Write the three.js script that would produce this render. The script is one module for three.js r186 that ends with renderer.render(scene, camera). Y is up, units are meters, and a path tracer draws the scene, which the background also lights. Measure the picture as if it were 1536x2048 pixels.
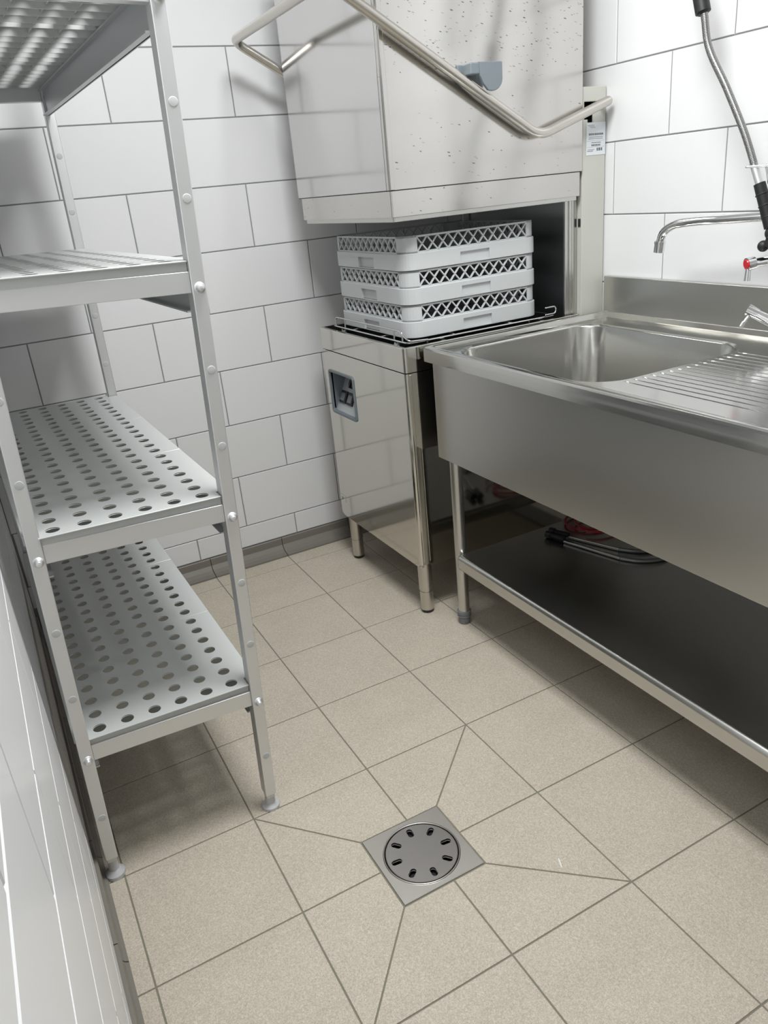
import * as THREE from 'three';
import { RoundedBoxGeometry } from 'three/addons/geometries/RoundedBoxGeometry.js';
import { mergeGeometries, mergeVertices, toCreasedNormals } from 'three/addons/utils/BufferGeometryUtils.js';
import { RectAreaLightUniformsLib } from 'three/addons/lights/RectAreaLightUniformsLib.js';
import { Brush, Evaluator, SUBTRACTION } from 'three-bvh-csg';

// ---------------------------------------------------------------- camera, light, exposure
const scene = new THREE.Scene();
scene.background = new THREE.Color(0x000000);
const camera = new THREE.PerspectiveCamera(67.19, 1536 / 2048, 0.01, 30);
camera.position.set(-0.5819, 1.3407, 1.1277);
camera.rotation.set(-0.39886, -0.45677, -0.09872, 'YXZ');
scene.add(camera);
const renderer = new THREE.WebGLRenderer({ antialias: true });
renderer.toneMapping = THREE.LinearToneMapping;
renderer.toneMappingExposure = 1.0;
renderer.shadowMap.enabled = true;
RectAreaLightUniformsLib.init();
const LAMP = 36;                                  // luminance of the ceiling panels
const LAMP_COLOR = new THREE.Color(0.985, 1.0, 1.0);
const PANELS = [[0.17, -0.02, 0.6, 0.6]];   // x, z, width, length
const CEIL = 2.6;

// ---------------------------------------------------------------- helpers
function rng(seed) { let a = seed >>> 0; return () => { a = (a + 0x6d2b79f5) | 0; let t = Math.imul(a ^ (a >>> 15), 1 | a); t = (t + Math.imul(t ^ (t >>> 7), 61 | t)) ^ t; return ((t ^ (t >>> 14)) >>> 0) / 4294967296; }; }
const used = {};
function numbered(n) { const k = used[n] = (used[n] ?? -1) + 1; return k ? `${n}_${String(k).padStart(3, '0')}` : n; }
function norm(g) {
  g = g.index ? g.toNonIndexed() : g.clone();
  for (const k of Object.keys(g.attributes)) if (!['position', 'normal', 'uv'].includes(k)) g.deleteAttribute(k);
  if (!g.attributes.normal) g.computeVertexNormals();
  if (!g.attributes.uv) g.setAttribute('uv', new THREE.BufferAttribute(new Float32Array(g.attributes.position.count * 2), 2));
  g.clearGroups?.();
  return g;
}
const merge = gs => gs.length === 1 ? gs[0] : mergeGeometries(gs.map(norm));
function obj(name, gs, mat, parent = scene) {
  const m = new THREE.Mesh(merge(Array.isArray(gs) ? gs : [gs]), mat);
  m.name = parent === scene ? numbered(name) : name;
  m.castShadow = m.receiveShadow = true; parent.add(m); return m;
}
function thing(name, label, category, pos = [0, 0, 0], group) {
  const o = new THREE.Group(); o.name = numbered(name); o.position.set(...pos); scene.add(o);
  o.userData = { label, category }; if (group) o.userData.group = group; return o;
}
const struct = (name, gs, mat) => { const m = obj(name, gs, mat); m.userData.kind = 'structure'; return m; };
// axis box by limits
function bx(x0, x1, y0, y1, z0, z1) { const g = new THREE.BoxGeometry(x1 - x0, y1 - y0, z1 - z0); g.translate((x0 + x1) / 2, (y0 + y1) / 2, (z0 + z1) / 2); return g; }
function rb(x0, x1, y0, y1, z0, z1, r = 0.002, s = 2) { const g = new RoundedBoxGeometry(x1 - x0, y1 - y0, z1 - z0, s, r); g.translate((x0 + x1) / 2, (y0 + y1) / 2, (z0 + z1) / 2); return g; }
function cyl(r0, r1, y0, y1, x, z, n = 24) { const g = new THREE.CylinderGeometry(r1, r0, y1 - y0, n); g.translate(x, (y0 + y1) / 2, z); return g; }
function rod(a, b, r, n = 12, r2 = r) {
  const A = new THREE.Vector3(...a), B = new THREE.Vector3(...b), d = B.clone().sub(A), L = d.length();
  const g = new THREE.CylinderGeometry(r2, r, L, n);
  g.applyQuaternion(new THREE.Quaternion().setFromUnitVectors(new THREE.Vector3(0, 1, 0), d.normalize()));
  return g.translate(...A.add(B).multiplyScalar(0.5).toArray());
}
// tube along points with rounded corners
function filletPath(pts, rad) {
  const P = pts.map(p => new THREE.Vector3(...p)), path = new THREE.CurvePath(); let cur = P[0];
  for (let i = 1; i < P.length - 1; i++) {
    const a = P[i].clone().sub(P[i - 1]), b = P[i + 1].clone().sub(P[i]);
    const r = Math.min(rad, a.length() * 0.49, b.length() * 0.49);
    const s = P[i].clone().sub(a.normalize().multiplyScalar(r)), e = P[i].clone().add(b.normalize().multiplyScalar(r));
    path.add(new THREE.LineCurve3(cur, s)); path.add(new THREE.QuadraticBezierCurve3(s, P[i], e)); cur = e;
  }
  path.add(new THREE.LineCurve3(cur, P[P.length - 1])); return path;
}
function bent(pts, r, rad = 0.03, seg = 160, n = 14) {
  const g = [new THREE.TubeGeometry(filletPath(pts, rad), seg, r, n, false)];
  for (const p of [pts[0], pts[pts.length - 1]]) { const s = new THREE.SphereGeometry(r, n, 8); s.translate(...p); g.push(s); }
  return merge(g);
}
function curveTube(pts, r, seg = 80, n = 12) { return new THREE.TubeGeometry(new THREE.CatmullRomCurve3(pts.map(p => new THREE.Vector3(...p))), seg, r, n, false); }
// rounded rectangle ring of points in xz
function rrect(x0, x1, z0, z1, r, n = 8) {
  const o = [];
  for (const [cx, cz, a] of [[x1 - r, z1 - r, 0], [x0 + r, z1 - r, 1], [x0 + r, z0 + r, 2], [x1 - r, z0 + r, 3]])
    for (let i = 0; i <= n; i++) { const t = (a + i / n) * Math.PI / 2; o.push([cx + r * Math.cos(t), cz + r * Math.sin(t)]); }
  return o;
}
// loft rings (arrays of [x, z]) at heights y
function loft(rings, close = false, crease = 0.6) {
  const n = rings[0].p.length, pos = [], idx = [];
  for (const { p, y } of rings) for (const [x, z] of p) pos.push(x, y, z);
  for (let k = 0; k < rings.length - 1; k++) for (let i = 0; i < n; i++) {
    const a = k * n + i, b = k * n + (i + 1) % n, c = a + n, d = b + n; idx.push(a, c, b, b, c, d);
  }
  if (close) {
    const base = (rings.length - 1) * n; let cx = 0, cz = 0; for (const [x, z] of rings.at(-1).p) { cx += x / n; cz += z / n; }
    pos.push(cx, rings.at(-1).y, cz); const c = pos.length / 3 - 1;
    for (let i = 0; i < n; i++) idx.push(base + i, c, base + (i + 1) % n);
  }
  const g = new THREE.BufferGeometry(); g.setAttribute('position', new THREE.Float32BufferAttribute(pos, 3)); g.setIndex(idx);
  g.computeVertexNormals(); return toCreasedNormals(g, crease);
}
const shapeOf = pts => new THREE.Shape(pts.map(p => new THREE.Vector2(p[0], p[1])));
const pathOf = pts => new THREE.Path(pts.map(p => new THREE.Vector2(p[0], p[1])));
// extrude an outline given in (x, z) from y0 to y1
function slab(pts, y0, y1, holes = [], bevel = 0) {
  const s = shapeOf(pts.map(([x, z]) => [x, -z])); for (const h of holes) s.holes.push(pathOf(h.map(([x, z]) => [x, -z])));
  const g = new THREE.ExtrudeGeometry(s, { depth: y1 - y0 - 2 * bevel, bevelEnabled: bevel > 0, bevelSize: bevel, bevelOffset: -bevel, bevelThickness: bevel, bevelSegments: 1, curveSegments: 8 });
  g.rotateX(-Math.PI / 2); return g.translate(0, y0 + bevel, 0);
}
function dataTex(n, fn, srgb = true) {
  const d = new Uint8Array(n * n * 4);
  for (let y = 0; y < n; y++) for (let x = 0; x < n; x++) { const c = fn(x / n, y / n, x, y), i = (y * n + x) * 4; d[i] = c[0]; d[i + 1] = c[1]; d[i + 2] = c[2]; d[i + 3] = 255; }
  const t = new THREE.DataTexture(d, n, n); t.wrapS = t.wrapT = THREE.RepeatWrapping; t.magFilter = THREE.LinearFilter; t.minFilter = THREE.LinearMipmapLinearFilter; t.generateMipmaps = true;
  if (srgb) t.colorSpace = THREE.SRGBColorSpace; t.needsUpdate = true; return t;
}
// periodic value noise
function vnoise(seed, N) {
  const r = rng(seed), g = Float32Array.from({ length: N * N }, () => r());
  return (u, v) => { const x = u * N, y = v * N, i = Math.floor(x), j = Math.floor(y); let fx = x - i, fy = y - j; fx *= fx * (3 - 2 * fx); fy *= fy * (3 - 2 * fy);
    const q = (a, b) => g[((b % N + N) % N) * N + (a % N + N) % N];
    return (q(i, j) * (1 - fx) + q(i + 1, j) * fx) * (1 - fy) + (q(i, j + 1) * (1 - fx) + q(i + 1, j + 1) * fx) * fy; };
}

// ---------------------------------------------------------------- materials
const std = o => new THREE.MeshStandardMaterial(o);
const lin = (r, g, b) => new THREE.Color().setRGB(r, g, b);
const M = {};
M.wallTile = [0.80, 0.785, 0.81].map(v => std({ color: lin(v, v * 1.003, v * 1.01), roughness: 0.3 }));
M.wallTileGloss = new THREE.MeshPhysicalMaterial({ color: lin(0.8, 0.803, 0.81), roughness: 0.22, specularIntensity: .03 });
M.wallGrout = std({ color: lin(0.27, 0.275, 0.28), roughness: 0.9 });
M.paint = std({ color: lin(0.8, 0.8, 0.79), roughness: 0.7 });
{
  const fine = vnoise(11, 300), mid = vnoise(12, 128), big = vnoise(13, 6), r = rng(5);
  const col = dataTex(1024, (u, v) => { const s = (fine(u, v) - .5) * 34 + (mid(u, v) - .5) * 13 + (r() - .5) * 22 + (big(u, v) - .5) * 6; return [191 + s, 182 + s * .98, 167 + s * .95].map(c => Math.max(0, Math.min(255, c))); });
  M.floorTile = std({ map: col, roughness: 0.62, bumpMap: col, bumpScale: 0.0004 });
}
M.floorGrout = std({ color: lin(0.22, 0.21, 0.165), roughness: 0.95 });
M.cove = std({ color: lin(0.21, 0.195, 0.17), roughness: 0.45 });
const steel = (c, rough, o = {}) => std({ color: lin(c[0], c[1], c[2]), metalness: 1, roughness: rough, ...o });
M.mirror = steel([.66, .645, .60], .09);
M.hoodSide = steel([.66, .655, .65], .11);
const specks = (() => { // dark dried splash marks on the hood front
  const n = 1024, r = rng(77), buf = new Float32Array(n * n);
  for (let k = 0; k < 420; k++) {
    const cx = r() * n, cy = r() < .5 ? r() * n : n * (.3 + .25 * r()), len = 3 + r() * 8, a = r() * .3, w = .6 + r() * .6;
    for (let t = 0; t < len; t += .5) for (let i = -2; i <= 2; i++) for (let j = -2; j <= 2; j++) { const x = Math.round(cx + t + i), y = Math.round(cy + t * -.2 + j); if (i * i + j * j < w * w) buf[((y + n) % n) * n + (x + n) % n] = Math.max(buf[((y + n) % n) * n + (x + n) % n], .25 + a); }
  }
  return dataTex(n, (u, v, x, y) => { const s = 1 - buf[y * n + x]; return [222 * s, 219 * s, 212 * s]; });
})();
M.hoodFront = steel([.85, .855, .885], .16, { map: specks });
M.satin = steel([.60, .595, .57], .3);
M.undershelf = steel([.60, .595, .57], .24);
M.deck = steel([.60, .595, .57], .15);
M.satinDark = steel([.60, .595, .57], .2);
M.tubeSteel = steel([.60, .575, .53], .3);
M.chrome = std({ color: lin(.78, .78, .79), metalness: 1, roughness: .07 });
M.wire = std({ color: lin(.7, .7, .69), metalness: 1, roughness: .2 });
M.inner = steel([.42, .43, .44], .3);
M.alu = std({ color: lin(.74, .75, .755), metalness: .8, roughness: .42 });
M.aluDark = std({ color: lin(.62, .63, .64), metalness: .8, roughness: .45 });
M.cap = std({ color: lin(.5, .51, .505), roughness: .45 });
M.plate = std({ color: lin(.52, .535, .525), roughness: .3 });
M.foot = std({ color: lin(.55, .56, .57), roughness: .4 });
M.rack = std({ color: lin(.56, .585, .59), roughness: .45 });
M.bluegrey = std({ color: lin(.17, .2, .22), roughness: .4 });
M.bluegreyDark = std({ color: lin(.2, .235, .27), roughness: .45 });
M.panelFace = std({ color: lin(.5, .53, .55), roughness: .35 });
M.black = std({ color: lin(.012, .013, .015), roughness: .45 });
M.rubber = std({ color: lin(.01, .01, .011), roughness: .5 });
M.beige = std({ color: lin(.56, .56, .51), roughness: .42 });
M.sticker = std({ color: lin(.72, .74, .75), roughness: .4 });
M.red = std({ color: lin(.6, .015, .03), roughness: .25 });
M.redHose = std({ color: lin(.35, .01, .025), roughness: .3 });
M.braid = std({ color: lin(.34, .34, .335), metalness: 1, roughness: .35 });
M.greyHose = std({ color: lin(.25, .26, .26), metalness: .6, roughness: .4 });
M.greyPlastic = std({ color: lin(.18, .19, .2), roughness: .5 });
M.drain = steel([.45, .43, .41], .33);
M.drainFrame = steel([.52, .50, .46], .42);

// ---------------------------------------------------------------- room
const XL = -0.65, XR = 1.267, ZB = -1.6376, ZF = 2.5;
const PITCH = 0.2061, Y1 = 0.1528, COVE_TOP = 0.0645, TW = 0.407, JT = 0.0036;
// bevelled tile lying in its own plane: width w (x), height h (y), front face at z = 0
const tileCache = new Map();
function tileGeo(w, h, b = 0.0014, t = 0.004) {
  const key = w.toFixed(4) + '_' + h.toFixed(4) + '_' + b; if (tileCache.has(key)) return tileCache.get(key);
  const X = w / 2, Y = h / 2, pos = [], uv = [];
  const q = (a, b2, c, d) => { for (const p of [a, b2, c, a, c, d]) { pos.push(...p); uv.push(p[0] + X, p[1] + Y); } };
  const o = [[-X, -Y], [X, -Y], [X, Y], [-X, Y]], f = o.map(([x, y]) => [x - Math.sign(x) * b, y - Math.sign(y) * b, 0]), e = o.map(([x, y]) => [x, y, -b]), k = o.map(([x, y]) => [x, y, -t]);
  q(f[0], f[1], f[2], f[3]);
  for (let i = 0; i < 4; i++) { const j = (i + 1) % 4; q(e[i], e[j], f[j], f[i]); q(k[i], k[j], e[j], e[i]); }
  const g = new THREE.BufferGeometry(); g.setAttribute('position', new THREE.Float32BufferAttribute(pos, 3)); g.setAttribute('uv', new THREE.Float32BufferAttribute(uv, 2)); g.computeVertexNormals();
  tileCache.set(key, g); return g;
}
function addTile(wall, name, g, mat, pos, rot) { const m = new THREE.Mesh(g, mat); m.name = name; m.position.set(...pos); m.rotation.set(...rot); m.castShadow = m.receiveShadow = true; wall.add(m); return m; }
const rt = rng(3);
// rows: list of [y0, y1, offset]; s0..s1 along the wall; place(s, y) -> position, rotation
function tileWall(wall, s0, s1, rows, mats, place, rot, bev = 0.0014) {
  for (const [y0, y1, off] of rows) {
    let s = s0; let k = Math.floor((s0 - off) / TW) + 1;
    while (s < s1 - 1e-6) {
      const e = Math.min(s1, off + k * TW); k++;
      const w = e - s - JT, h = y1 - y0 - JT;
      if (w > 0.006) addTile(wall, 'tile', tileGeo(w, h, bev), mats[Math.floor(rt() * mats.length)], place((s + e) / 2, (y0 + y1) / 2), rot);
      s = e;
    }
  }
}
function rowsFrom(yb, ys, offA, offB, first) { // yb: bottom of the cut row, ys: first full joint
  const r = []; let y = yb, n = ys, k = 0;
  while (y < CEIL - 0.01) { r.push([y, Math.min(n, CEIL), (k + first) % 2 ? offB : offA]); y = n; n += PITCH; k++; }
  return r;
}
const REC = 0.0028;
const wb = struct('wall_back', bx(XL - .12, XR + .12, -.1, CEIL + .1, ZB - .12, ZB - REC), M.wallGrout);
tileWall(wb, XL, XR, rowsFrom(COVE_TOP, Y1, -.0345, .169, 0), M.wallTile, (s, y) => [s, y, ZB], [0, 0, 0]);
const wr = struct('wall_right', bx(XR + REC, XR + .12, -.1, CEIL + .1, ZB - .12, ZF + .12), M.wallGrout);
tileWall(wr, ZB, ZF, rowsFrom(COVE_TOP, 1.6049 - 7 * PITCH, -.602, -.404, 1), M.wallTile, (s, y) => [XR, y, s], [0, -Math.PI / 2, 0]);
const wl = struct('wall_left', bx(XL - .12, XL - REC, -.1, CEIL + .1, ZB - .12, ZF + .12), M.wallGrout);
tileWall(wl, ZB, ZF, rowsFrom(COVE_TOP, Y1, -.30, -.1, 0), [M.wallTileGloss], (s, y) => [XL, y, s], [0, Math.PI / 2, 0], 0.0026);
struct('wall_front', bx(XL - .12, XR + .12, -.1, CEIL + .1, ZF, ZF + .12), M.paint);
struct('ceiling', bx(XL - .12, XR + .12, CEIL, CEIL + .12, ZB - .12, ZF + .12), M.paint);

// floor: 30 cm tiles on a grout bed, the four around the drain cut on the mitre
const floor = struct('floor', bx(XL - .12, XR + .12, -.12, -.0016, ZB - .12, ZF + .12), M.floorGrout);
const DX0 = -.119, DX1 = .080, DZ0 = -.096, DZ1 = .101, FJ = 0.0034;
function insetPoly(p, d) { // convex polygon
  const n = p.length; let A = 0; for (let i = 0; i < n; i++) { const a = p[i], b = p[(i + 1) % n]; A += a[0] * b[1] - b[0] * a[1]; }
  if (A < 0) p = p.slice().reverse();
  const L = p.map((a, i) => { const b = p[(i + 1) % n], dx = b[0] - a[0], dy = b[1] - a[1], l = Math.hypot(dx, dy), nx = -dy / l, ny = dx / l; return [a[0] + nx * d, a[1] + ny * d, dx, dy]; });
  return L.map((l1, i) => { const l0 = L[(i + n - 1) % n], den = l0[2] * l1[3] - l0[3] * l1[2], t = ((l1[0] - l0[0]) * l1[3] - (l1[1] - l0[1]) * l1[2]) / den; return [l0[0] + l0[2] * t, l0[1] + l0[3] * t]; });
}
function floorPiece(p) {
  const g = slab(insetPoly(p, FJ / 2), -.004, 0, [], .0006), P = g.attributes.position, uv = g.attributes.uv, o = rt() * .6, o2 = rt() * .6;
  for (let i = 0; i < P.count; i++) uv.setXY(i, (P.getX(i) + o) / .42, (P.getZ(i) + o2) / .42);
  const m = new THREE.Mesh(g, M.floorTile); m.name = 'tile'; m.castShadow = m.receiveShadow = true; floor.add(m);
}
{
  const xs = [XL + .012]; for (let k = -2; k <= 4; k++) xs.push(k * .3); xs.push(XR - .012);
  const zs = [-1.585]; for (let k = -5; k <= 8; k++) zs.push(k * .3); zs.push(ZF);
  for (let i = 0; i < xs.length - 1; i++) for (let j = 0; j < zs.length - 1; j++) {
    const [x0, x1, z0, z1] = [xs[i], xs[i + 1], zs[j], zs[j + 1]];
    const mx = (x0 + x1) / 2, mz = (z0 + z1) / 2;
    if (Math.abs(mx) < .3 && Math.abs(mz) < .3) {
      const px = mx < 0 ? DX0 : DX1, pz = mz < 0 ? DZ0 : DZ1, cx = mx < 0 ? -.3 : .3, cz = mz < 0 ? -.3 : .3;
      floorPiece([[0, cz], [cx, cz], [px, pz], [0, pz]]); floorPiece([[cx, cz], [cx, 0], [px, 0], [px, pz]]);
    } else floorPiece([[x0, z0], [x1, z0], [x1, z1], [x0, z1]]);
  }
}
{ // scrape of white paint on one of the drain tiles
  const g = slab([[-.0012, -.0125], [.0014, -.012], [.0016, .008], [.0006, .0135], [-.001, .009]], 0, .0003); const m = obj('scuff_mark', g, M.paint, floor);
  m.position.set(.2105, .0001, .186); m.rotation.y = -.42;
}
// cove skirting tiles
function coveGeo(len, toe) {
  const s = shapeOf([[0, 0], [toe, 0], [toe, .006], [toe * .62, .010], [toe * .36, .018], [.009, .034], [.009, .0612], [.007, .0632], [0, .0632]]);
  const g = new THREE.ExtrudeGeometry(s, { depth: len - .0025, bevelEnabled: false }); return g.translate(0, 0, .00125);
}
function cove(name, n, len, toe, place, rotY) {
  const o = new THREE.Group(); o.name = name; o.userData.kind = 'structure'; scene.add(o); const g = coveGeo(len, toe);
  for (let i = 0; i < n; i++) { const m = new THREE.Mesh(g, M.cove); m.name = 'cove_tile'; m.position.set(...place(i)); m.rotation.y = rotY; m.castShadow = m.receiveShadow = true; o.add(m); }
}
cove('baseboard_back', 6, .3, .055, i => [XL + .05 + i * .3, 0, ZB - .0015], -Math.PI / 2 + 0);
cove('baseboard_left', 13, .3, .018, i => [XL - .0015, 0, ZB + .06 + i * .3], 0);
{ const o = scene.getObjectByName('baseboard_back'); for (const c of o.children) { c.rotation.y = -Math.PI / 2; c.position.x += .3; } }

// ceiling panels
for (const [x, z, w, l] of PANELS) {
  const t = thing('ceiling_light', 'square white ceiling light panel above the floor drain', 'light', [x, CEIL, z]);
  obj('frame', [bx(-w / 2 - .02, w / 2 + .02, -.012, 0, -l / 2 - .02, -l / 2), bx(-w / 2 - .02, w / 2 + .02, -.012, 0, l / 2, l / 2 + .02), bx(-w / 2 - .02, -w / 2, -.012, 0, -l / 2, l / 2), bx(w / 2, w / 2 + .02, -.012, 0, -l / 2, l / 2)], M.paint, t);
  obj('diffuser', bx(-w / 2, w / 2, -.008, 0, -l / 2, l / 2), std({ color: 0xffffff, emissive: LAMP_COLOR, emissiveIntensity: 2, roughness: .6 }), t);
  const L = new THREE.RectAreaLight(LAMP_COLOR, LAMP, w, l); L.position.set(x, CEIL - .015, z); L.rotation.x = -Math.PI / 2; L.name = 'panel_light'; scene.add(L);
}

// ---------------------------------------------------------------- floor drain
{
  const cx = (DX0 + DX1) / 2, cz = (DZ0 + DZ1) / 2, R = .079;
  const t = thing('floor_drain', 'square stainless floor drain with a round slotted grate set in the beige floor tiles', 'drain', [cx, 0, cz]);
  const hx = (DX1 - DX0) / 2 - .002, hz = (DZ1 - DZ0) / 2 - .002;
  const circ = (r, n = 64) => Array.from({ length: n }, (_, i) => [r * Math.cos(i / n * 2 * Math.PI), r * Math.sin(i / n * 2 * Math.PI)]);
  obj('frame', slab([[-hx, -hz], [hx, -hz], [hx, hz], [-hx, hz]], -.004, .0012, [circ(R + .0035)], .0008), M.drainFrame, t);
  const lip = [[R + .006, .0008], [R + .0055, .0028], [R + .0035, .0032], [R + .002, .0022], [R + .002, -.006]].map(p => new THREE.Vector2(...p));
  obj('ring', new THREE.LatheGeometry(lip, 64), M.drain, t);
  const slots = []; for (let k = 0; k < 8; k++) { const a = k * Math.PI / 4 + .087, s = []; for (let i = 0; i < 20; i++) { const q = i / 20 * 2 * Math.PI, u = .0076 * Math.cos(q) + (Math.cos(q) > 0 ? .0052 : -.0052), v = .0076 * Math.sin(q); const rr = .059 + u; s.push([rr * Math.cos(a) - v * Math.sin(a), rr * Math.sin(a) + v * Math.cos(a)]); } slots.push(s); }
  obj('grate', slab(circ(R), -.004, .0024, slots, .0008), M.drain, t);
  obj('sump', [cyl(R, R, -.02, -.012, 0, 0, 32)], M.black, t);
  // opening in the grout bed so the slots look down into the sump
  const ev = new Evaluator(); ev.attributes = ['position', 'normal', 'uv']; ev.useGroups = false;
  const a = new Brush(floor.geometry), b = new Brush(cyl(R + .002, R + .002, -.05, .01, cx, cz, 48)); a.updateMatrixWorld(); b.updateMatrixWorld();
  floor.geometry = ev.evaluate(a, b, SUBTRACTION).geometry;
}

// ---------------------------------------------------------------- shelving rack (leans a little, as it stands)
{
  const t = thing('shelving_rack', 'tall aluminium shelving rack with perforated grey shelf plates beside the left wall', 'shelf', [-.25, 0, -.3175]);
  const leanF = .0375, leanR = .0087, ZR = -1.135, DEP = .366, BOLT = [.311, .757, 1.204, 1.651];
  const lean = z => leanF + (leanR - leanF) * z / ZR;
  // rack coordinates (u across, h up, z back) -> group coordinates
  const at = (u, h, z) => { const a = lean(z); return [u + a * h, h - a * u, z]; };
  const place = (m, u, h, z) => { m.position.set(...at(u, h, z)); m.rotation.z = -lean(z); return m; };
  const postH0 = .045, postH1 = 1.78;
  const pg = rb(-.013, .013, 0, postH1 - postH0, -.0175, .0175, .0022, 2);
  const fillG = rb(-.0102, .0102, -.001, .06, -.011, .011, .001);
  const capG = new THREE.LatheGeometry([[0, .0014], [.0066, .0013], [.0078, .0006], [.0082, 0]].map(p => new THREE.Vector2(...p)), 20); capG.rotateX(Math.PI / 2);
  const boltG = merge([new THREE.LatheGeometry([[0, .013], [.0045, .0125], [.006, .011], [.0063, .003], [.0095, .0025], [.0105, 0]].map(p => new THREE.Vector2(...p)), 20)]); boltG.rotateX(Math.PI / 2);
  const footG = [cyl(.021, .021, 0, .006, 0, 0, 28), cyl(.021, .012, .006, .013, 0, 0, 28), cyl(.0125, .0105, .012, .042, 0, 0, 6)];
  const footGeo = merge(footG);
  const slotG = bx(-.004, .004, .0, .0025, .0176, .0182);
  for (const z of [0, ZR]) for (const u of [0, -DEP]) {
    const p = obj('post', pg, M.alu, t); const front = z === 0;
    place(p, u, postH0, z); if (!front) p.rotation.y = Math.PI, p.rotation.z = lean(z);
    obj('post_insert', fillG.clone().translate(0, -.012, 0), M.aluDark, p);
    for (let k = 0; k < 11; k++) { const h = .160 + .149 * k; const isB = [1, 4, 7, 10].includes(k);
      const faceZ = .0175;
      if (front) { const c = obj(isB ? 'bolt' : 'cap', isB ? boltG : capG, isB ? M.alu : M.cap, p); c.position.set(.001, h - postH0, faceZ); }
      else { const c = obj('cap', capG, M.cap, p); c.position.set(0, h - postH0, -.0175); c.rotation.y = Math.PI; } }
    const yb = at(u, postH0, z)[1];
    const f = obj('foot', footGeo, M.foot, t); f.position.set(at(u, .02, z)[0], 0, z); f.scale.y = (yb + .004) / .042;
  }
  // rear post faces the viewer too: front plate
  for (const b of BOLT) {
    for (const z of [0, ZR]) { // front and rear cross beams with a stepped face
      const g = [rb(-DEP + .013, -.013, b - .010, b + .027, -.009, .0125, .0012)];
      const m = obj('cross_beam', g, M.alu, t); m.geometry.translate(DEP / 2, -b, 0); place(m, -DEP / 2, b, z);
    }
    for (const u of [.004, -DEP - .004]) { // side rails: deep channel, flange turned inwards
      const s = u > 0 ? -1 : 1, L = -ZR - .035;
      const g = [bx(-.003, .003, -.046, .018, -L / 2, L / 2), bx(Math.min(0, s * .016), Math.max(0, s * .016), -.046, -.043, -L / 2, L / 2), bx(Math.min(0, s * .014), Math.max(0, s * .014), .015, .018, -L / 2, L / 2)];
      const m = obj('side_rail', g, M.aluDark, t);
      const p0 = at(u - (u > 0 ? .008 : -.008), b, -.0175), p1 = at(u - (u > 0 ? .008 : -.008), b, ZR + .0175);
      m.position.set((p0[0] + p1[0]) / 2, (p0[1] + p1[1]) / 2, (p0[2] + p1[2]) / 2);
      m.rotation.set(0, Math.atan2(p0[0] - p1[0], p0[2] - p1[2]), 0);
    }
  }
  // perforated plates, 3 per level
  const PW0 = -.3825, PW1 = .0105, PL = .387;
  function plateGeo(kind) {
    let out;
    const a = PW0, b = PW1, n = .0328, e = .0248; // notches for the posts
    if (kind === 'front') out = [[a + e, 0], [a + e, -n], [a, -n], [a, -PL], [b, -PL], [b, -n], [b - e, -n], [b - e, 0]];
    else if (kind === 'rear') out = [[a, 0], [a, -PL + n], [a + e, -PL + n], [a + e, -PL], [b - e, -PL], [b - e, -PL + n], [b, -PL + n], [b, 0]];
    else out = [[a, 0], [a, -PL], [b, -PL], [b, 0]];
    const c = (a + b) / 2;
    out = out.map(([x, z]) => [c + (x - c) * .998, z * .997 - .0006]);
    const holes = [];
    for (let r = 0; r < 7; r++) for (let k = 0; k < 6; k++) { const h = []; for (let i = 0; i < 18; i++) { const q = i / 18 * 2 * Math.PI; h.push([-.045 - .0567 * k + .0142 * Math.cos(q), -.0295 - .0547 * r + .0148 * Math.sin(q)]); } holes.push(h); }
    const g = [slab(out, -.0028, 0, holes, .0009)];
    const z0 = kind === 'front' ? 0 : -.001;
    g.push(bx(a + e, b - e, -.019, -.001, -.0105, -.0085), bx(a + e, b - e, -.026, -.001, -PL + .0105, -PL + .0125));
    const s0 = kind === 'front' ? -n : -.002, s1 = kind === 'rear' ? -PL + n : -PL + .002;
    g.push(bx(a + .0008, a + .0032, -.020, -.001, s1, s0), bx(b - .0032, b - .0008, -.020, -.001, s1, s0));
    for (let r = 0; r < 6; r++) { const z = -.0295 - .0547 * (r + .5); g.push(bx(a + .004, b - .004, -.027, -.002, z - .0011, z + .0011)); }
    for (let k = 0; k < 5; k++) { const x = -.045 - .0567 * (k + .5); g.push(bx(x - .0009, x + .0009, -.021, -.002, -PL + .0125, -.0125)); }
    return merge(g);
  }
  const PG = [plateGeo('front'), plateGeo('middle'), plateGeo('rear')];
  for (const b of BOLT) for (let i = 0; i < 3; i++) {
    const z = .0135 - i * .3865; const m = new THREE.Mesh(PG[i], M.plate); m.name = 'shelf_plate'; m.castShadow = m.receiveShadow = true;
    place(m, 0, b + .046, z); t.add(m); { const p0 = at(0, b + .046, z), p1 = at(0, b + .046, z - PL); m.position.set(...p0); m.rotation.set(0, Math.asin((p0[0] - p1[0]) / PL), -lean(z - PL / 2)); }
  }
}

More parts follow.
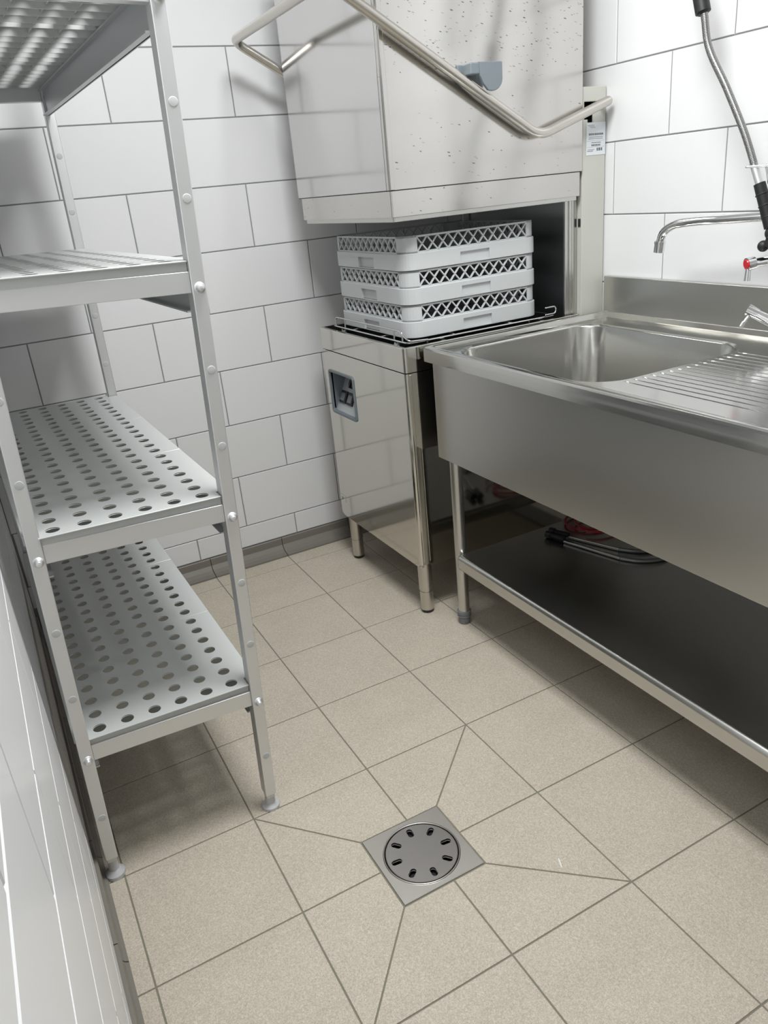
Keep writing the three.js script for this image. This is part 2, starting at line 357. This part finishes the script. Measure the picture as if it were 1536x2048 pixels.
// ---------------------------------------------------------------- dishwasher
{
  const t = thing('hood_dishwasher', 'stainless steel hood type dishwasher in the corner with its hood raised', 'dishwasher', [.815, 0, -1.145]);
  const O = t.position, G = g => { g.translate(-O.x, 0, -O.z); return g; };
  const add = (n, gs, m, p = t) => obj(n, (Array.isArray(gs) ? gs : [gs]).map(g => G(norm(g))), m, p);
  const X0 = .50, X1 = 1.165, Z0 = -1.45, Z1 = -.84, YB = .19, YS = .825, YT = .90;
  const ring0 = d => rrect(X0 + d, X1 - d, Z0 + d, Z1 - d, Math.max(.002, .012 - d), 6);
  const o1 = ring0(.0006), o2 = ring0(.012);
  const uShell = [...o1.slice(14, 28), ...o1.slice(0, 14), [X0 + .0006, Z1 - .0125], [X0 + .012, Z1 - .0125], ...o2.slice(0, 14).reverse(), ...o2.slice(14, 28).reverse(), [X0 + .012, Z0 + .0125], [X0 + .0006, Z0 + .0125]];
  // lower cabinet: U shaped shell with rounded corners, left side closed by its own panel
  const ring = (d) => rrect(X0 + d, X1 - d, Z0 + d, Z1 - d, Math.max(.002, .012 - d), 6);
  add('cabinet', [slab(uShell, YB, YS - .001), bx(X0 + .01, X1 - .01, YB, YB + .01, Z0 + .01, Z1 - .01), bx(X0 + .003, X0 + .012, YB - .012, YB, Z0 + .02, Z1 - .02), bx(X0 + .01, X1 - .01, YB - .014, YB, Z1 - .02, Z1 - .012)], M.mirror);
  add('corner_trim', [rb(.512, .519, YB + .01, YS - .004, Z1 - .003, Z1 + .0015, .001), rb(.536, .538, YB + .01, YS - .004, Z1 - .003, Z1 + .001, .0005)], M.mirror);
  // left panel with a cut-out for the control recess (shape in z, y)
  const pz0 = -1.408, pz1 = -1.207, py0 = .598, py1 = .758;
  {
    const rr = (z0, z1, y0, y1, r) => rrect(z0, z1, y0, y1, r, 5);
    const s = shapeOf(rr(Z0 + .012, Z1 - .012, YB - .004, YS - .002, .001)); s.holes.push(pathOf(rr(pz0, pz1, py0, py1, .014)));
    const g = new THREE.ExtrudeGeometry(s, { depth: .012, bevelEnabled: true, bevelSize: .0006, bevelThickness: .0006, bevelSegments: 1, curveSegments: 4 });
    g.rotateY(-Math.PI / 2); g.translate(X0 + .0126, 0, 0); add('side_panel', g, M.mirror);
  }
  const cp = new THREE.Group(); cp.name = 'control_panel'; t.add(cp);
  {
    const rr = (d, r) => rrect(pz0 + d, pz1 - d, py0 + d, py1 - d, r, 5);
    const s = shapeOf(rr(.0003, .0137)); s.holes.push(pathOf(rr(.009, .006)));
    const g = new THREE.ExtrudeGeometry(s, { depth: .012, bevelEnabled: true, bevelSize: .001, bevelOffset: -.001, bevelThickness: .001, bevelSegments: 2 }); g.rotateY(-Math.PI / 2); g.translate(X0 + .0095, 0, 0);
    add('bezel', g, M.bluegrey, cp);
    const zi0 = pz0 + .009, zi1 = pz1 - .009, yi0 = py0 + .009, yi1 = py1 - .009, D = .075;
    add('recess', [bx(X0 + .004, X0 + D, yi0 - .004, yi1 + .004, zi0 - .004, zi0), bx(X0 + .004, X0 + D, yi0 - .004, yi1 + .004, zi1, zi1 + .004), bx(X0 + .004, X0 + D, yi1, yi1 + .004, zi0, zi1)], M.bluegreyDark, cp);
    // inclined face from the bottom front edge back to the top
    const slope = Math.atan2(D - .012, yi1 - yi0), len = Math.hypot(D - .012, yi1 - yi0);
    const put = g => { g.rotateZ(-slope); g.translate(X0 + .010, yi0, (zi0 + zi1) / 2); return g; };   // local: y up the face, -x outwards, z along
    const w = zi1 - zi0;
    add('panel_face', put(bx(0, .004, 0, len, -w / 2, w / 2)), M.panelFace, cp);
    for (const z of [-.057, -.001]) { const f = add('switch', [put(rb(-.006, .002, .030, .074, z - .0235, z + .0235, .002))], M.black, cp);
    }
    for (const z of [-.057, -.001]) add('switch_rocker', [put(rb(-.009, .001, .038, .066, z - .015, z + .015, .002))], M.bluegrey, cp);
    const kn = new THREE.CylinderGeometry(.019, .021, .014, 24); kn.rotateZ(Math.PI / 2); kn.translate(-.006, .108, -.012);
    const kr = bx(-.018, -.010, .090, .126, -.016, -.008);
    add('knob', [put(kn), put(kr)], M.black, cp);
    for (const q of [[.083, .091, .011, .0145], [.083, .085, .045, .062], [.1, .102, .048, .064], [.118, .121, .044, .056]]) add('mark', put(bx(-.0004, .001, ...q)), M.black, cp);
  }
  // upper tank band with the open well
  add('tank', [slab(ring(0), YS + .001, YT, [ring(.012)], .001), bx(X0 + .01, X1 - .01, .845, .853, Z0 + .01, Z1 - .01)], M.mirror);
  add('well', [bx(X0 + .013, X1 - .012, .853, .858, Z0 + .013, Z1 - .013)], M.black);
  // back housing with the lifting column
  add('column_cover', (() => {
    const s = shapeOf([[1.172, .2], [1.2625, .2], [1.2625, 1.5535], [1.172, 1.5535]]);
    s.holes.push(pathOf([[1.1785, 1.4665], [1.192, 1.4665], [1.192, 1.456], [1.214, 1.456], [1.214, 1.490], [1.232, 1.490], [1.232, 1.514], [1.1785, 1.514]]));
    const g = new THREE.ExtrudeGeometry(s, { depth: .0035, bevelEnabled: true, bevelSize: .0015, bevelOffset: -.0015, bevelThickness: .0015, bevelSegments: 2 }); g.translate(0, 0, -.8505);
    return [g, bx(1.1735, 1.1765, .2, 1.552, Z0, -.851), bx(1.2595, 1.2625, .2, 1.552, Z0, -.851), bx(1.174, 1.262, 1.548, 1.552, Z0, -.852), bx(1.174, 1.262, .2, 1.552, Z0 - .003, Z0)];
  })(), M.beige);
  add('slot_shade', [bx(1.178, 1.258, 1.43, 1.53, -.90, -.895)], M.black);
  // inside back wall of the wash chamber and guide rails
  add('chamber_back', [bx(1.150, 1.156, .86, 1.32, Z0 + .01, -.885)], M.inner);
  add('guide_rail', [rb(1.119, 1.146, .885, 1.30, -.872, -.862, .002), bx(1.133, 1.1345, .885, 1.30, -.862, -.858)], M.satin);
  add('guide_rail', [rb(1.119, 1.146, .885, 1.30, -1.44, -1.43, .002)], M.satin);
  add('rail_backing', [rb(1.149, 1.170, .885, 1.30, -.874, -.866, .002)], M.satinDark);
  add('catch', [rb(1.1705, 1.1735, 1.166, 1.19, -.862, -.852, .001)], M.black);
  // legs
  for (const [x, z] of [[.53, -.872], [.53, -1.395], [1.12, -.872], [1.12, -1.395]]) {
    const l = add('leg', [cyl(.0235, .0235, .085, YB, x, z, 28), cyl(.0205, .0205, .02, .088, x, z, 28), cyl(.0222, .0222, .012, .08, x, z, 28)], M.tubeSteel);
    add('leg_foot', [cyl(.019, .0215, 0, .013, x, z, 10)], M.black, l);
  }
  // small symbol plate near the lower far corner
  const sp = add('symbol_plate', rb(X0 - .0012, X0 + .002, .240, .268, -1.438, -1.392, .0006), M.mirror);
  add('symbol', [bx(X0 - .0016, X0, .256, .2585, -1.425, -1.408), bx(X0 - .0016, X0, .246, .258, -1.4178, -1.4158), bx(X0 - .0016, X0, .250, .252, -1.424, -1.41)], M.greyPlastic, sp);

  // hood
  const HX0 = .495, HX1 = 1.170, HZ0 = -1.475, HZ1 = -.8385, HS = 1.325, HB = 1.257, HT = 2.0;
  const hood = new THREE.Group(); hood.name = 'hood'; t.add(hood);
  const hr = (d, r = .004) => rrect(HX0 + d, HX1 - d, HZ0 + d, HZ1 - d, r, 4);
  {
    // front sheet folds round the left edge
    const f = slab([[HX0 + .001, HZ1 - .016], [HX0 + .001, HZ1 - .004], [HX0 + .002, HZ1 - .0015], [HX0 + .005, HZ1], [HX1 - .005, HZ1], [HX1, HZ1 - .005], [HX1, HZ0], [HX1 - .006, HZ0], [HX1 - .006, HZ1 - .008], [HX0 + .010, HZ1 - .008], [HX0 + .010, HZ1 - .016]], HS + .002, HT);
    const P = f.attributes.position, uv = f.attributes.uv; for (let i = 0; i < P.count; i++) uv.setXY(i, P.getX(i) / .7, P.getY(i) / .7);
    add('front_sheet', f, M.hoodFront, hood);
    add('side_sheet', [rb(HX0, HX0 + .008, HS + .002, HT, HZ0, HZ1 - .017, .001), bx(HX0 + .002, HX1 - .002, HT - .004, HT, HZ0, HZ1 - .003), bx(HX0, HX1, HS, HT, HZ0 - .002, HZ0)], M.hoodSide, hood);
    add('corner_fold', [rb(HX0 + .004, HX0 + .017, HS + .002, HT, HZ1 - .003, HZ1 + .0014, .0012)], M.hoodFront, hood);
    const b = slab(hr(.006), HB, HS, [hr(.016)], .001), Q = b.attributes.position, u2 = b.attributes.uv; for (let i = 0; i < Q.count; i++) u2.setXY(i, (Q.getX(i) + Q.getZ(i)) / .7, Q.getY(i) / .7);
    add('lower_band', b, M.hoodFront, hood);
    add('lower_lip', [slab(hr(.013), HB - .012, HB + .001, [hr(.020)], .001)], M.satin, hood);
    add('lining', [bx(HX0 + .02, HX1 - .02, HS + .04, HS + .05, HZ0 + .02, HZ1 - .02)], M.inner, hood);
  }
  // hook that parks the handle
  {
    const pl = []; for (const p of [[.768, 1.617], [.840, 1.617], [.8425, 1.6145], [.8425, 1.578]]) pl.push(p);
    for (let i = 1; i <= 10; i++) { const a = -i / 10 * Math.PI / 2; pl.push([.810 + .0325 * Math.cos(a), 1.578 + .030 * Math.sin(a)]); }
    pl.push([.795, 1.550], [.780, 1.566], [.770, 1.585]);
    const g = new THREE.ExtrudeGeometry(shapeOf(pl), { depth: .006, bevelEnabled: true, bevelSize: .0015, bevelOffset: -.0015, bevelThickness: .0015, bevelSegments: 2 }); g.translate(0, 0, -.797);
    add('handle_hook', [g, rb(.742, .776, 1.588, 1.6165, -.8385, -.792, .004), rb(.728, .79, 1.584, 1.617, -.841, -.832, .003)], M.bluegrey, hood);
  }
  add('handle', [bent([[1.236, 1.510, -.809], [.979, 1.429, -.809], [.353, 1.796, -.809], [.353, 1.793, -1.505], [.979, 1.428, -1.505], [1.236, 1.51, -1.505]], .0135, .045, 320, 18), rod([1.233, 1.509, -.809], [1.233, 1.509, -.87], .009)], M.tubeSteel);
  // rating sticker on the column
  {
    const c = document.createElement('canvas'); c.width = 256; c.height = 320; const x = c.getContext('2d');
    x.fillStyle = '#dfe4e8'; x.fillRect(0, 0, 256, 320); x.fillStyle = '#5b6064';
    const r = rng(9), line = (y, h, x0, x1, a) => { x.globalAlpha = a; let p = x0; while (p < x1) { const w = h * (.35 + r() * .5); x.fillRect(p, y, w, h); p += w + h * .22; } };
    line(26, 6, 16, 100, .7); line(38, 5, 40, 110, .8); line(50, 5, 60, 120, .7);
    line(106, 20, 34, 222, 1); line(140, 7, 36, 220, .8); line(156, 7, 30, 220, .8);
    x.globalAlpha = .6; x.fillRect(8, 178, 236, 2); line(194, 8, 70, 190, 1); line(214, 18, 70, 184, 1); x.globalAlpha = .6; x.fillRect(8, 240, 236, 2);
    line(262, 7, 20, 110, .8); line(276, 8, 14, 90, 1); line(250, 30, 140, 200, .9);
    const tx = new THREE.CanvasTexture(c); tx.colorSpace = THREE.SRGBColorSpace;
    const g = new THREE.PlaneGeometry(.076, .090); g.translate(1.224, 1.413, -.8446);
    const lb = add('sticker', [g], std({ map: tx, roughness: .35 })); lb.userData.label = 'white printed rating sticker';
  }
  // wire track that carries the racks
  add('rack_track', [
    bent([[1.09, .905, -1.40], [1.09, .905, -.872], [.535, .905, -.872], [.535, .905, -1.40], [1.09, .905, -1.40]], .0032, .02, 200, 8),
    bent([[.535, .905, -.905], [.535, .937, -.905], [.535, .937, -1.372], [.535, .908, -1.372]], .0027, .014, 120, 8),
    bent([[.60, .908, -.868], [.535, .912, -.868], [.535, .937, -.93]], .0027, .014, 60, 8),
    bent([[1.045, .934, -.868], [1.086, .934, -.868], [1.086, .912, -.868], [1.045, .912, -.868]], .0027, .012, 80, 8),
    rod([.535, .937, -.955], [.535, .88, -.955], .0027, 8), rod([.535, .937, -1.30], [.535, .88, -1.30], .0027, 8),
    ...[.60, .98].map(x => rod([x, .905, -.872], [x, .857, -.872], .003, 8)), ...[-.93, -1.33].map(z => rod([.535, .905, z], [.535, .857, z], .003, 8)),
    bent([[.518, .885, -.87], [.518, .885, -1.40]], .0024, .02, 20, 8), rod([.70, .905, -.872], [.80, .905, -1.40], .0028, 8), rod([.92, .905, -.872], [.84, .905, -1.40], .0028, 8),
    rod([.535, .905, -1.05], [1.09, .905, -1.05], .0028, 8), rod([.535, .905, -1.25], [1.09, .905, -1.25], .0028, 8)
  ], M.wire);
  for (const [x, z] of [[.535, -.945], [.535, -1.315], [.655, -.866], [1.03, -.866]]) add('track_clip', cyl(.0085, .0085, .88, .897, x, z, 12), M.aluDark);
}

// ---------------------------------------------------------------- dish racks
{
  const W = .492, D = .492, H = .0975;
  const label = k => ['light grey plastic dish rack, bottom one of the stack of three', 'light grey plastic dish rack, middle one of the stack of three', 'light grey plastic dish rack, topmost of the stack of three'][k];
  const t0 = new THREE.Group();
  const ev = new Evaluator(); ev.attributes = ['position', 'normal', 'uv']; ev.useGroups = false;
  const rr = (d, r) => rrect(-W / 2 + d, W / 2 - d, -D / 2 + d, D / 2 - d, r, 8);
  let band = new Brush(norm(slab(rr(0, .05), 0, .047, [rr(.004, .046)], .0012)));
  band.updateMatrixWorld();
  for (const [sx, sz] of [[0, 1], [0, -1], [1, 0], [-1, 0]]) {
    const g = sx ? bx(sx * W / 2 - .009, sx * W / 2 + .009, .003, .034, -.053, .053) : bx(-.053, .053, .003, .034, sz * D / 2 - .006, sz * D / 2 + .006);
    const b = new Brush(norm(g)); b.updateMatrixWorld(); band = ev.evaluate(band, b, SUBTRACTION); band.updateMatrixWorld();
  }
  obj('lower_band', band.geometry, M.rack, t0);
  obj('inner_wall', [slab(rr(.026, .034), .002, .045, [rr(.028, .032)]), slab(rr(.003, .047), .0438, .0468, [rr(.028, .032)])], M.rack, t0);
  // upper rim, corner walls
  obj('rim', [slab(rr(.005, .045), H - .0075, H - .002, [rr(.0085, .0415)], .0006), slab(rr(.005, .045), .046, .052, [rr(.0085, .0415)])], M.rack, t0);
  const corner = (sx, sz) => { // wall section round a corner
    const o = rr(.005, .045), i = rr(.0085, .0415), n = 9, k = [[1, 1], [-1, 1], [-1, -1], [1, -1]].findIndex(c => c[0] === sx && c[1] === sz);
    const oo = o.slice(k * n, k * n + n), ii = i.slice(k * n, k * n + n);
    const lim = .196; const first = oo[0], last = oo[n - 1];
    const ext = p => Math.abs(Math.abs(p[0]) - (W / 2 - .005)) < 1e-4 || Math.abs(Math.abs(p[0]) - (W / 2 - .0085)) < 1e-4 ? [p[0], sz * lim] : [sx * lim, p[1]];
    return slab([ext(first), ...oo, ext(last), ext(ii[n - 1]), ...ii.slice().reverse(), ext(ii[0])], .046, H - .002);
  };
  for (const [sx, sz] of [[1, 1], [-1, 1], [-1, -1], [1, -1]]) obj('corner_wall', corner(sx, sz), M.rack, t0);
  const lat = [];
  { // one side: crossed bars between x = -.197 and .197
    const n = 11, p = .394 / n, y0 = .050, y1 = H - .006, h = y1 - y0, len = Math.hypot(p, h), a = Math.atan2(h, p);
    for (let i = 0; i < n; i++) for (const s of [1, -1]) { const g = new THREE.BoxGeometry(len, .0034, .006); g.rotateZ(s * a); g.translate(-.197 + (i + .5) * p, (y0 + y1) / 2, D / 2 - .008); lat.push(g); }
  }
  const latG = merge(lat);
  for (let k = 0; k < 4; k++) { const m = obj('lattice', latG, M.rack, t0); m.rotation.y = k * Math.PI / 2; }
  const grid = []; for (let i = 0; i < 13; i++) { const s = -.228 + i * .038; grid.push(bx(s - .0016, s + .0016, .002, .012, -.23, .23), bx(-.23, .23, .002, .012, s - .0016, s + .0016)); }
  obj('base_grid', grid, M.rack, t0);
  const rings = []; for (let i = 0; i < 9; i++) for (let j = 0; j < 9; j++) { const g = new THREE.CylinderGeometry(.016, .016, .006, 12, 1, true); g.translate(-.19 + i * .0475, .062, -.19 + j * .0475); rings.push(g); }
  for (let k = 0; k < 3; k++) {
    const r = k ? t0.clone() : t0; r.name = numbered('dish_rack'); r.userData = { label: label(k), category: 'dish rack', group: 'dish racks stacked in the dishwasher' };
    r.position.set(.8025, .9095 + k * H + .001, -1.1425); scene.add(r);
  }
}

// ---------------------------------------------------------------- sink table
{
  const t = thing('sink_table', 'long stainless steel sink table with one bowl, ribbed drainboard and undershelf along the right wall', 'sink', [.91, 0, .23]);
  const O = t.position, G = g => { g = norm(g); g.translate(-O.x, 0, -O.z); return g; };
  const add = (n, gs, m, p = t) => obj(n, (Array.isArray(gs) ? gs : [gs]).map(G), m, p);
  const X0 = .552, X1 = 1.262, Z0 = -.825, Z1 = 1.28, DY = .885;
  const B = [.618, 1.128, -.77, -.165], BR = .095;
  const D0 = .640, D1 = 1.085, DZ0 = -.150, DZ1 = .22;
  const rim = [[0, .858], [0, .893], [.002, .8975], [.006, .9005], [.011, .9015], [.0165, .9012], [.0185, .9002], [.0215, .8978], [.0315, .8872], [.034, .8854], [.037, DY]].map(([d, y]) => ({ p: rrect(X0 + d, X1 - d, Z0 + d, Z1 - d, Math.max(.004, .012 - d * .1), 4), y }));
  const bowlRing = (d, r) => rrect(B[0] + d, B[1] - d, B[2] + d, B[3] - d, r, 10);
  const hole = bowlRing(-.010, BR + .010);
  add('worktop', [loft(rim), loft([{ p: rrect(X0 + .003, X1 - .003, Z0 + .003, Z1 - .003, .008, 4), y: .858 }, { p: rrect(X0, X1, Z0, Z1, .012, 4), y: .858 }]),
    slab(rrect(X0 + .0365, X1 - .0365, Z0 + .0365, Z1 - .0365, .008, 4), DY - .002, DY, [hole, [[D0, DZ0], [D1, DZ0], [D1, DZ1], [D0, DZ1]]])], M.deck);
  const br = [[-.010, DY, .010], [-.006, DY - .0006, .006], [-.003, DY - .003, .003], [-.001, DY - .007, .001], [0, DY - .012, 0], [.004, DY - .19, -.004], [.008, DY - .21, -.004], [.018, DY - .228, -.008], [.034, DY - .24, -.012], [.06, DY - .245, -.03]].map(([d, y, dr]) => ({ p: bowlRing(d, BR + dr), y }));
  add('bowl', loft(br, true, 1.2), M.satinDark);
  add('bowl_drain', [cyl(.045, .045, DY - .2448, DY - .242, (B[0] + B[1]) / 2, (B[2] + B[3]) / 2, 32)], M.chrome);
  // drainboard: grooves pressed along z
  {
    const xs = [], zs = []; const pitch = .0267, n0 = .680;
    for (let i = 0; i <= 600; i++) xs.push(D0 + (D1 - D0) * i / 600);
    for (let j = 0; j <= 24; j++) zs.push(DZ0 + (DZ1 - DZ0) * j / 24);
    const g = new THREE.PlaneGeometry(1, 1, 600, 24); g.rotateX(-Math.PI / 2); const P = g.attributes.position;
    for (let j = 0; j <= 24; j++) for (let i = 0; i <= 600; i++) {
      const x = xs[i], z = zs[j]; const u = (x - n0) / pitch, k = Math.round(u); let d = 0;
      if (k >= 0 && k <= 14) { const e = Math.abs(u - k) * pitch; const w = Math.max(0, 1 - (e / .0028) ** 4); const f = Math.min(1, Math.max(0, (z - DZ0 - .006) / .02)) * Math.min(1, Math.max(0, (DZ1 - .03 - z) / .02)); d = w * f * .0042; }
      P.setXYZ(j * 601 + i, x, DY - d, z);
    }
    g.computeVertexNormals(); add('drainboard', g, M.deck);
  }
  add('apron', [rb(.566, .569, .565, .860, -.79, Z1 - .03, .001), rb(.566, 1.24, .565, .860, -.793, -.790, .001), rb(.566, 1.24, .565, .860, Z1 - .033, Z1 - .03, .001)], M.satin);
  add('backsplash', [rb(1.243, 1.2655, .884, 1.010, Z0 + .004, Z1, .003)], M.satin);
  for (const [x, z] of [[.588, -.734], [1.22, -.734], [.588, 1.2], [1.22, 1.2]]) {
    const l = add('leg', [cyl(.0185, .0185, .045, .858, x, z, 28)], M.satin);
    add('leg_foot', [cyl(.0175, .0195, 0, .012, x, z, 24), cyl(.0195, .0195, .012, .040, x, z, 24), cyl(.0225, .0225, .036, .046, x, z, 24), cyl(.0225, .0195, .028, .036, x, z, 24)], M.greyPlastic, l);
  }
  add('undershelf', [rb(.556, 1.236, .213, .264, -.712, 1.215, .013, 5)], M.undershelf);
}

// ---------------------------------------------------------------- pre-rinse tap and small tap
{
  const t = thing('pre_rinse_tap', 'chrome pre-rinse tap with swivel spout, flexible hose and black hand spray', 'tap', [1.2, .9, -.12]);
  const O = t.position, add = (n, gs, m, p = t) => obj(n, (Array.isArray(gs) ? gs : [gs]).map(g => { g = norm(g); g.translate(-O.x, -O.y, -O.z); return g; }), m, p);
  add('body', [rod([1.2, .89, -.10], [1.2, 1.14, -.10], .019, 24), rod([1.2, 1.085, -.10], [1.185, 1.085, -.165], .018, 20), cyl(.024, .022, .8854, .91, 1.2, -.10, 28), rod([1.205, 1.09, -.165], [1.125, 1.084, -.19], .0125, 20, .0105), cyl(.023, .023, 1.12, 1.15, 1.2, -.10, 24)], M.chrome);
  const v = add('valve_handle', [rod([1.135, 1.086, -.188], [1.118, 1.083, -.195], .0155, 24), rod([1.123, 1.08, -.193], [1.120, 1.044, -.192], .006, 14, .0078)], M.chrome);
  add('hot_disc', [rod([1.1185, 1.0832, -.1948], [1.1155, 1.0826, -.1960], .0125, 24, .011)], M.red, v);
  add('spout', [curveTube([[1.2, 1.14, -.10], [1.199, 1.168, -.105], [1.196, 1.186, -.13], [1.18, 1.188, -.18], [1.15, 1.1845, -.30], [1.14, 1.181, -.39], [1.137, 1.174, -.44], [1.1355, 1.155, -.478], [1.135, 1.128, -.489], [1.135, 1.118, -.490]], .0115, 200, 18)], M.chrome);
  add('aerator', [rod([1.135, 1.128, -.489], [1.135, 1.103, -.492], .0145, 24), rod([1.135, 1.132, -.4885], [1.135, 1.125, -.4895], .0155, 24)], M.chrome);
  add('riser', [rod([1.2, 1.14, -.10], [1.2, 1.80, -.10], .0105, 18), rod([1.2, 1.45, -.10], [1.266, 1.45, -.10], .007, 14)], M.chrome);
  // arch of spring-covered hose over to the black collar, then down to the spray
  const ac = new THREE.CatmullRomCurve3([[1.2, 1.76, -.10], [1.2, 1.86, -.108], [1.196, 1.97, -.16], [1.186, 2.03, -.28], [1.172, 2.0, -.405], [1.158, 1.90, -.472], [1.15, 1.80, -.455], [1.15, 1.72, -.424]].map(p => new THREE.Vector3(...p)));
  const sg = [new THREE.TubeGeometry(ac, 160, .0105, 12, false)];
  for (let i = 0; i < 120; i++) { const p = ac.getPointAt((i + .5) / 120), d = ac.getTangentAt((i + .5) / 120), g = new THREE.TorusGeometry(.013, .0022, 6, 14); g.applyQuaternion(new THREE.Quaternion().setFromUnitVectors(new THREE.Vector3(0, 0, 1), d)); sg.push(g.translate(p.x, p.y, p.z)); }
  add('spring', sg, M.braid);
  add('collar', [rod([1.15, 1.735, -.428], [1.15, 1.652, -.402], .018, 24, .018), rod([1.15, 1.655, -.403], [1.15, 1.649, -.401], .016, 24, .013)], M.rubber);
  const hosePts = [[1.15, 1.70, -.415], [1.15, 1.646, -.398], [1.15, 1.578, -.380], [1.15, 1.478, -.317], [1.15, 1.374, -.256], [1.15, 1.312, -.226], [1.15, 1.295, -.219]];
  const hc = new THREE.CatmullRomCurve3(hosePts.map(p => new THREE.Vector3(...p)));
  const hg = [new THREE.TubeGeometry(hc, 120, .0082, 14, false)];
  for (let i = 0; i < 110; i++) { const u = .12 + .85 * i / 110, p = hc.getPointAt(u), d = hc.getTangentAt(u), g = new THREE.TorusGeometry(.0082, .0009, 5, 14); g.applyQuaternion(new THREE.Quaternion().setFromUnitVectors(new THREE.Vector3(0, 0, 1), d)); g.translate(p.x, p.y, p.z); hg.push(g); }
  add('hose', hg, M.braid);
  const sp = add('hand_spray', [rod([1.15, 1.302, -.222], [1.152, 1.262, -.205], .0095, 20)], M.alu);
  const grip = [rod([1.152, 1.264, -.206], [1.158, 1.165, -.168], .0135, 20, .0155)];
  for (const [x, y, z] of [[1.1545, 1.24, -.197], [1.156, 1.215, -.1875], [1.157, 1.19, -.178]]) { const g = new THREE.TorusGeometry(.0145, .002, 8, 20); g.applyQuaternion(new THREE.Quaternion().setFromUnitVectors(new THREE.Vector3(0, 0, 1), new THREE.Vector3(.06, -.93, .36).normalize())); g.translate(x, y, z); grip.push(g); }
  const ball = new THREE.SphereGeometry(.0135, 18, 12); ball.translate(1.155, 1.122, -.182); const b2 = new THREE.SphereGeometry(.017, 18, 12); b2.translate(1.158, 1.152, -.163);
  add('grip', [...grip, b2, rod([1.158, 1.152, -.163], [1.156, 1.122, -.170], .010, 14), ball, rod([1.155, 1.122, -.182], [1.17, 1.135, -.14], .009, 14), rod([1.158, 1.165, -.168], [1.165, 1.11, -.135], .013, 16)], M.rubber, sp);
  add('spray_hook', [bent([[1.2, 1.302, -.10], [1.165, 1.302, -.18], [1.135, 1.303, -.232]], .0035, .02, 40, 8), rod([1.158, 1.30, -.196], [1.16, 1.262, -.186], .0032, 8)], M.chrome);

  const s = thing('lever_tap', 'small angled chrome lever tap at the back edge of the sink', 'tap', [1.2, .885, -.10]);
  const O2 = s.position, add2 = (n, gs, m) => obj(n, (Array.isArray(gs) ? gs : [gs]).map(g => { g = norm(g); g.translate(-O2.x, -O2.y, -O2.z); return g; }), m, s);
  add2('body', [rod([1.125, .968, -.165], [1.155, .935, -.10], .013, 6, .0165), rod([1.118, .976, -.18], [1.128, .965, -.158], .0145, 24, .0125), rod([1.155, .935, -.10], [1.155, .8856, -.10], .016, 20, .013)], M.chrome);
  add2('lever', [rod([1.122, .970, -.172], [1.10, .940, -.178], .0042, 12, .0058), rod([1.105, .947, -.178], [1.0975, .9365, -.179], .0062, 12)], M.chrome);
}

// ---------------------------------------------------------------- hoses lying on the undershelf
{
  const Y = .264 + .0062;
  const mk = (name, label, a, b, tail, pos) => {
    const t = thing(name, label, 'hose', [0, 0, 0]);
    obj('steel_tube', rod(a, b, .0058, 16), M.chrome, t);
    obj('hose', curveTube([b, ...tail], .0062, 90, 12), M.greyHose, t);
    const d = new THREE.Vector3(...b).sub(new THREE.Vector3(...a)).normalize();
    const e = new THREE.Vector3(...a).addScaledVector(d, -.05);
    obj('end_nut', [rod(a, e.toArray(), .0085, 12, .0085), rod(e.toArray(), e.clone().addScaledVector(d, -.018).toArray(), .012, 6, .012)].map(g => { return g; }), M.black, t).position.y = .006;
    t.position.y = .0001; return t;
  };
  mk('connector_hose', 'grey connector hose with a straight steel end, nearer one on the undershelf', [.868, Y, -.570], [.916, Y, -.380], [[.945, Y, -.335], [1.0, Y, -.305], [1.06, Y, -.31], [1.12, Y, -.34]]);
  mk('connector_hose', 'grey connector hose with a straight steel end, farther one beside the red hose', [.898, Y, -.585], [.955, Y, -.425], [[.985, Y, -.385], [1.03, Y, -.362], [1.08, Y, -.375], [1.13, Y, -.40]]);
  const r = thing('coiled_hose', 'thin red hose lying in a loose coil on the undershelf', 'hose', [1.03, .2642, -.60]);
  const pts = []; for (let i = 0; i <= 60; i++) { const a = i / 60 * 4.1 * Math.PI, R = .065 + .012 * Math.sin(a * .7); pts.push([R * 1.15 * Math.cos(a + 2.4), .005 + .010 * i / 60 + .004 * Math.sin(a), R * Math.sin(a + 2.4) - .035 + i * .0006]); }
  obj('hose', curveTube(pts, .0038, 220, 10), M.redHose, r);
}

renderer.render(scene, camera);
